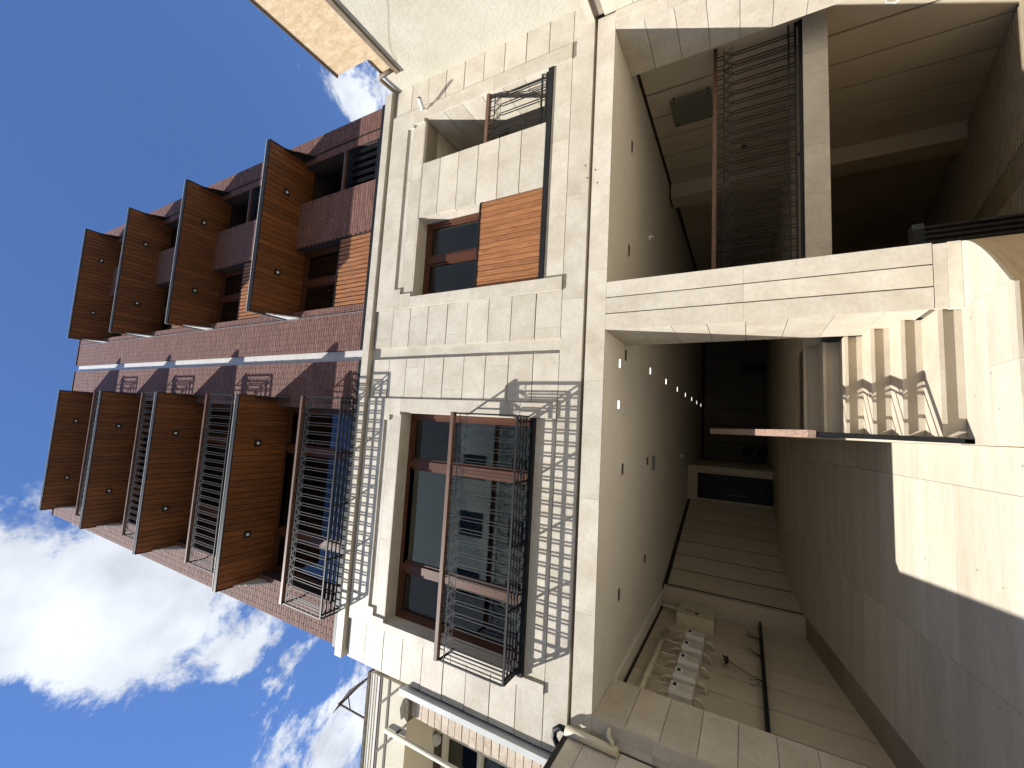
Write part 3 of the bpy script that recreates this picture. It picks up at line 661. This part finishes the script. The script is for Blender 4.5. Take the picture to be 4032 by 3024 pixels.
# ================================================================== building across the street (mirrored in the glass)
ob = thing('opposite_building', 'plain rendered building across the street, seen only mirrored in the window glass', 'building', (0, -15, -.1))
m_ = MB(); wall_cells(m_, -24, 27, -.1, 18.6, [(x, x + 1.3, z, z + 1.6) for x in range(-21, 24, 3) for z in (1.2, 4.3, 7.4, 10.5, 13.6)], -14.2, -14.0); m_.box(-24, 27, -24, -14.3, -.1, 18.6); m_.build('wall', 'opposite_render', ob)
for x in range(-21, 24, 3):
    for z in (1.2, 4.3, 7.4, 10.5, 13.6): B('window', (x + .01, x + 1.29), (-14.18, -14.12), (z + .01, z + 1.59), 'dark_screen', ob)

# ================================================================== stair railing
sr = thing('stair_railing', 'black metal stair railing with timber hand rail between steps and ramp', 'railing', (.075, .0, .1))
X = .074
def sb(y): return .13 + (y + .05) * .545     # bottom bar
def stp(y): return 1.155 + y * .50
m_ = MB(); m_.prism([(-.06, sb(-.06) - .03), (1.66, sb(1.66) - .03), (1.66, sb(1.66) + .03), (-.06, sb(-.06) + .03)], 'x', X - .012, X + .012); m_.box(X - .020, X + .020, -.060, -.015, .101, stp(-.03) - .05); m_.box(X - .012, X + .012, 1.66, 1.685, .99, stp(1.67) - .05)
m_.prism([(-.05, stp(-.05) - .20), (1.66, stp(1.66) - .20), (1.66, stp(1.66) - .185), (-.05, stp(-.05) - .185)], 'x', X - .008, X + .008)
m_.prism([(-.05, stp(-.05) - .075), (1.66, stp(1.66) - .075), (1.66, stp(1.66) - .05), (-.05, stp(-.05) - .05)], 'x', X - .012, X + .012)
m_.build('frame', 'black_metal', sr)
m_ = MB(); m_.prism([(-.07, stp(-.07) - .048), (1.70, stp(1.70) - .048), (1.70, stp(1.70) + .01), (-.07, stp(-.07) + .01)], 'x', X - .034, X + .032); m_.build('hand_rail', 'hand_wood', sr)
y = .08; lat = MB(); k = 0
while y < 1.62:
    B('baluster', (X - .007, X + .007), (y - .007, y + .007), (sb(y) + .02, stp(y) - .19), 'black_metal', sr)
    if k % 2 == 0:
        lat.bar((X, y - .075, stp(y - .075) - .08), (X, y, stp(y) - .185), .012); lat.bar((X, y + .075, stp(y + .075) - .08), (X, y, stp(y) - .185), .012); lat.bar((X, y - .04, stp(y - .04) - .10), (X, y + .04, stp(y + .04) - .10), .010)
    y += .15; k += 1
lat.build('lattice_band', 'black_metal', sr)

# garage-side guard rail
grt = thing('guard_railing', 'long black railing with timber rail on the beam above the garage ramp', 'railing', (3.4, .9, 1.03))
railing('railing_panel', 1.69, 5.125, 1.14, 1.062, 1.978, grt, single=True)
B('base_channel', (1.69, 5.125), (1.115, 1.165), (1.0055, 1.04), 'black_metal', grt)
for xq in (1.70, 3.40, 5.11): B('post', (xq - .015, xq + .015), (1.125, 1.155), (1.041, 1.0615), 'black_metal', grt)

# garage gate leaf folded beside the pier
gg = thing('garage_gate', 'black metal gate leaf folded beside the stone pier, four upright bars', 'gate', (1.8, .25, -.9))
for i in range(4): B('bar', (1.74 + .045 * i, 1.760 + .045 * i), (.16, .24), (-.86, .27), 'black_metal', gg)
B('head_rail', (1.72, 1.915), (.14, .26), (.271, .345), 'black_metal', gg)

# ================================================================== things fixed in the passage
order = ['nearest the street', 'second from the street', 'in the middle of the row', 'fourth from the street', 'farthest from the street']
gp_ = thing('gas_pipe', 'cream painted gas pipe running along the passage wall above the meters', 'pipe', (-3.13, 2.1, 2.7))
m_ = MB(); m_.tube([(-3.12, .82, 2.72), (-3.12, 2.98, 2.70)], .036, 12); m_.build('main_pipe', 'pipe_cream', gp_, smooth=True)
for i, yc in enumerate((1.22, 1.58, 1.98, 2.39, 2.80)):
    m_ = MB(); m_.tube([(-3.10, yc + .14, 2.70), (-3.08, yc + .12, 2.60), (-3.06, yc + .06, 2.52), (-3.06, yc + .09, 2.47), (-3.06, yc + .07, 2.41)], .012, 8); m_.build('branch', 'pipe_cream', gp_, smooth=True)
    gm = thing('gas_meter', 'grey gas meter on the passage wall, ' + order[i], 'gas meter', (-3.1, yc, 2.16), 'gas meters on the passage wall')
    m_ = MB(); rr = [(-3.195, yc - .12), (-3.195, yc + .12), (-3.04, yc + .12), (-3.0, yc + .085), (-3.0, yc - .085), (-3.04, yc - .12)]
    m_.prism(rr, 'z', 2.275, 2.40); m_.prism(rr, 'z', 2.14, 2.268); m_.prism([(x - .006 if x > -3.1 else x, y) for x, y in rr], 'z', 2.268, 2.275); bdy = m_.build('body', 'meter_grey', gm)
    B('display', (-3.0, -2.988), (yc - .055, yc + .055), (2.30, 2.385), 'white_plastic', gm); B('screen', (-2.988, -2.985), (yc - .035, yc + .035), (2.325, 2.365), 'dark_screen', gm)
    m_ = MB(); m_.tube([(-3.08, yc - .06, 2.40), (-3.08, yc - .06, 2.48), (-3.11, yc - .05, 2.53), (-3.17, yc - .05, 2.54)], .018, 8); m_.build('inlet_elbow', 'pipe_cream', gm, smooth=True)
    m_ = MB(); m_.tube([(-3.08, yc, 2.14), (-3.08, yc, 2.08), (-3.11, yc + .01, 2.04), (-3.18, yc + .01, 2.03)], .018, 8); m_.build('outlet_elbow', 'pipe_cream', gm, smooth=True)
ub = thing('utility_box', 'beige metal cabinet with red print and round lock on the passage wall', 'utility box', (-3.1, 3.7, 2.05))
m_ = MB(); m_.box(-3.199, -2.99, 3.42, 3.98, 2.05, 2.62); m_.build('cabinet', 'pipe_cream', ub)
m_ = MB(); m_.box(-3.17, -3.02, 3.4095, 3.4195, 2.07, 2.60); m_.build('cover', 'pipe_cream', ub)
m_ = MB(); m_.box(-2.9895, -2.987, 3.60, 3.63, 2.38, 2.50); m_.box(-2.9895, -2.987, 3.56, 3.60, 2.40, 2.42); m_.box(-2.9895, -2.987, 3.56, 3.60, 2.46, 2.48); m_.build('print', 'red_print', ub)
m_ = MB(); m_.tube([(-2.989, 3.55, 2.32), (-2.975, 3.55, 2.32)], .035, 14); m_.build('lock', 'dark_trim', ub)
m_ = MB(); m_.tube([(-3.1, 3.85, 2.62), (-3.1, 3.9, 2.98)], .028, 10); m_.build('conduit', 'pipe_cream', ub, smooth=True)
fw = thing('dried_flower', 'single dried flower head on a thin stem standing on the wall ledge', 'plant', (-3.14, 2.35, 1.406))
m_ = MB(); m_.tube([(-3.14, 2.25, 1.406), (-3.13, 2.30, 1.55), (-3.12, 2.42, 1.72), (-3.11, 2.46, 1.80)], .006, 6); m_.tube([(-3.14, 2.27, 1.43), (-3.10, 2.10, 1.56)], .004, 5); m_.tube([(-3.14, 2.26, 1.42), (-3.12, 2.02, 1.50), (-3.1, 2.0, 1.55)], .004, 5); m_.build('stem', 'dried_plant', fw)
m_ = MB()
for i in range(16):
    a = i * 2.4; d_ = Vector((math.cos(a) * .5, math.sin(a), .2 + .7 * random.random())).normalized() * random.uniform(.08, .13); c_ = Vector((-3.10, 2.46, 1.80))
    s_ = d_.cross(Vector((0, 0, 1))).normalized() * .026; m_.add([c_, c_ + d_ * .5 + s_, c_ + d_, c_ + d_ * .5 - s_, c_ + d_ * .5 + Vector((0, 0, .008))], [(0, 1, 4), (1, 2, 4), (2, 3, 4), (3, 0, 4), (0, 3, 2, 1)])
m_.build('flower_head', 'dried_plant', fw)
for k, (yc, lab) in enumerate(((2.95, 'bare dry twig on the wall ledge below the last gas meters'), (3.55, 'tangled dry twig on the wall ledge under the metal cabinet'))):
    tw = thing('dried_twig', lab, 'plant', (-3.14, yc, 1.406)); m_ = MB()
    for i in range(6 + 4 * k):
        a = random.uniform(-1, 1); m_.tube([(-3.14, yc + .02 * a, 1.406), (-3.12, yc + .08 * a, 1.50), (-3.10, yc + .16 * a + .05, 1.56 + .05 * random.random())], .003, 4)
    m_.build('twigs', 'dried_plant', tw)

for k, (px, py, lab) in enumerate(((2.35, 11.3, 'potted plant in the dark at the back of the passage, right of the door'), (-.35, 11.2, 'potted plant in the dark at the back of the passage, beside the door wall'))):
    t = thing('potted_plant', lab, 'plant', (px, py, 1.0)); m_ = MB(); m_.tube([(px, py, .995), (px, py, 1.28)], [.13, .17], 14); m_.build('pot', 'dark_trim', t)
    m_ = MB()
    for i in range(26):
        a = i * 2.4; r_ = random.uniform(.12, .30); h_ = random.uniform(.15, .5); c_ = Vector((px, py, 1.27)); e = c_ + Vector((math.cos(a) * r_, math.sin(a) * r_, h_)); mid = c_.lerp(e, .6) + Vector((0, 0, .12)); w = Vector((-math.sin(a), math.cos(a), 0)) * .045
        m_.add([c_, mid + w, e, mid - w], [(0, 1, 2, 3)])
    m_.build('leaves', 'leaf', t)
LY = [2.543, 4.10, 5.67, 7.16, 8.62, 10.06, 11.44]; nth = ['first', 'second', 'third', 'fourth', 'fifth', 'sixth', 'last']
def clight(x, y, lab, grp, w=.036, l=.056):
    t = thing('ceiling_light', lab, 'light', (x, y, 2.97), grp)
    z = 2.979 if y < .8 else 2.984
    m_ = MB(); m_.box(x - l, x + l, y - w, y + w, z - .010, z - .0006); m_.build('housing', 'white_plastic', t)
    B('diffuser', (x - l + .006, x + l - .006), (y - w + .006, y + w - .006), (z - .0125, z - .0105), 'lamp_glow', t)
for y, nn in zip(LY, nth): clight(1.02 + .006 * (y - 2.5), y, nn + ' lit ceiling panel of the passage row, counted from the street', 'lit ceiling panels in the passage')
clight(.843, .62, 'lit ceiling panel just inside the lintel, nearer the stair pier', 'lit ceiling panels in the passage'); clight(.328, .62, 'lit ceiling panel just inside the lintel, nearer the ramp', 'lit ceiling panels in the passage')
for k, (x, y, lab) in enumerate(((.996, .913, 'square ceiling grille beside the pier near the lit panels'), (-.475, .92, 'square ceiling grille above the middle of the ramp mouth'), (-2.013, .923, 'square ceiling grille near the gas meter wall'), (2.435, .917, 'square ceiling grille over the garage railing, nearer the pier'), (3.925, .919, 'square ceiling grille over the garage railing, nearer the right wall'))):
    t = thing('ceiling_vent', lab, 'vent', (x, y, 2.98), 'ceiling grilles')
    m_ = MB(); m_.box(x - .085, x + .085, y - .05, y + .05, 2.974, 2.9845); m_.build('frame', 'plaster_ceiling', t)
    for i in range(4): B('slat', (x - .07, x + .07), (y - .036 + .02 * i, y - .024 + .02 * i), (2.968, 2.9735), 'dark_trim', t)
for (x, y, lab) in ((-.447, 2.51, 'slim dark ceiling slot deep in the passage, first over the ramp'), (-1.964, 2.486, 'slim dark ceiling slot near the gas meter wall')):
    t = thing('ceiling_slot', lab, 'vent', (x, y, 2.98), 'slim ceiling slots'); m_ = MB(); m_.box(x - .06, x + .06, y - .03, y + .03, 2.972, 2.9845); m_.build('slot', 'dark_trim', t)
t = thing('ceiling_hatch', 'long grey ceiling box deep in the passage', 'vent', (-.5, 2.97, 2.98)); m_ = MB(); m_.box(-.62, -.38, 2.90, 3.04, 2.955, 2.9845); m_.build('box', 'grey_metal', t)
t = thing('smoke_detector', 'round smoke detector on the ceiling next to the two front lit panels', 'detector', (.266, .915, 2.98)); m_ = MB(); m_.tube([(.266, .915, 2.9845), (.266, .915, 2.955)], [.055, .045], 18); m_.build('dome', 'meter_grey', t)
for (x, y, lab) in ((-.503, 6.419, 'small white dome camera on the far passage ceiling'), (3.171, 2.242, 'small white dome camera on the ceiling over the garage railing')):
    t = thing('dome_camera', lab, 'camera', (x, y, 2.96)); m_ = MB(); m_.tube([(x, y, 2.9845), (x, y, 2.95), (x, y, 2.92), (x, y, 2.905)], [.05, .05, .035, .01], 16); m_.build('housing', 'white_plastic', t); m_ = MB(); m_.tube([(x - .02, y - .03, 2.93), (x - .03, y - .045, 2.925)], .014, 10); m_.build('lens', 'dark_screen', t)
# wall camera on the facade
t = thing('security_camera', 'white bullet camera on the stone wall beside the upper right niche', 'camera', (4.80, -.05, 5.93))
m_ = MB(); m_.tube([(4.80, -.002, 5.93), (4.80, -.016, 5.93)], .045, 16); m_.tube([(4.80, -.016, 5.93), (4.80, -.08, 5.94)], .016, 8); m_.build('bracket', 'white_plastic', t)
m_ = MB(); m_.tube([(4.77, -.07, 5.955), (4.86, -.20, 5.925)], .034, 14); m_.build('body', 'white_plastic', t); m_ = MB(); m_.tube([(4.86, -.20, 5.925), (4.866, -.209, 5.923)], .026, 14); m_.build('lens', 'dark_screen', t)
# notice plate on the garage side wall
t = thing('notice_plate', 'frosted glass plate on four studs on the garage side wall', 'plate', (5.06, 2.1, 2.05))
m_ = MB(); m_.box(5.045, 5.055, 1.70, 2.30, 2.04, 2.62); m_.build('plate', 'glass_plate', t)
for yy in (1.75, 2.25):
    for zz in (2.09, 2.57): m_ = MB(); m_.tube([(5.130, yy, zz), (5.037, yy, zz)], .013, 10); m_.build('stud', 'black_metal', t)
t = thing('wall_switch', 'small cross-shaped fitting on the garage side wall behind the railing', 'fitting', (5.12, 3.4, 1.62)); m_ = MB(); m_.box(5.11, 5.1295, 3.36, 3.39, 1.58, 1.68); m_.box(5.108, 5.1285, 3.30, 3.45, 1.62, 1.645); m_.build('fitting', 'dark_trim', t)
# cable loop, downpipe, air conditioner
t = thing('cable_loop', 'loose white cable loop hanging on the garage wall at the picture edge', 'cable', (5.12, 1.25, .0))
m_ = MB(); m_.tube([(5.118, .85, .02), (5.10, 1.05, -.02), (5.09, 1.2, .0), (5.08, 1.3, .10), (5.10, 1.27, .19), (5.11, 1.15, .21), (5.118, .95, .16)], .009, 8); m_.build('cable', 'white_plastic', t, smooth=True)
t = thing('downpipe', 'fat beige downpipe in the corner left of the passage with black hose on top', 'pipe', (-3.09, -.09, 2.7))
m_ = MB(); m_.tube([(-3.095, -.09, 3.22), (-3.10, -.09, 2.68)], .045, 16); m_.build('pipe', 'pipe_cream', t, smooth=True)
m_ = MB(); m_.tube([(-3.10, -.09, 2.74), (-3.03, -.09, 2.74), (-2.985, -.09, 2.78), (-2.975, -.03, 2.79), (-2.975, -.002, 2.79)], .022, 10); m_.build('branch', 'pipe_cream', t, smooth=True)
m_ = MB(); m_.tube([(-3.095, -.09, 3.20), (-3.10, -.085, 3.29), (-3.15, -.08, 3.345), (-3.22, -.085, 3.35), (-3.30, -.10, 3.28)], .03, 12); m_.build('hose', 'black_metal', t, smooth=True)
t = thing('air_conditioner', 'white air conditioner unit behind the left end of the third storey balcony railing', 'air conditioner', (-2.7, -.1, ZS[2]))
m_ = MB(); m_.box(-2.86, -2.50, -.22, -.02, ZS[2] + .03, ZS[2] + .50); m_.build('casing', 'white_plastic', t)
m_ = MB(); m_.tube([(-2.73, -.2205, ZS[2] + .27), (-2.73, -.232, ZS[2] + .27)], .11, 18); m_.build('fan_grille', 'black_metal', t)
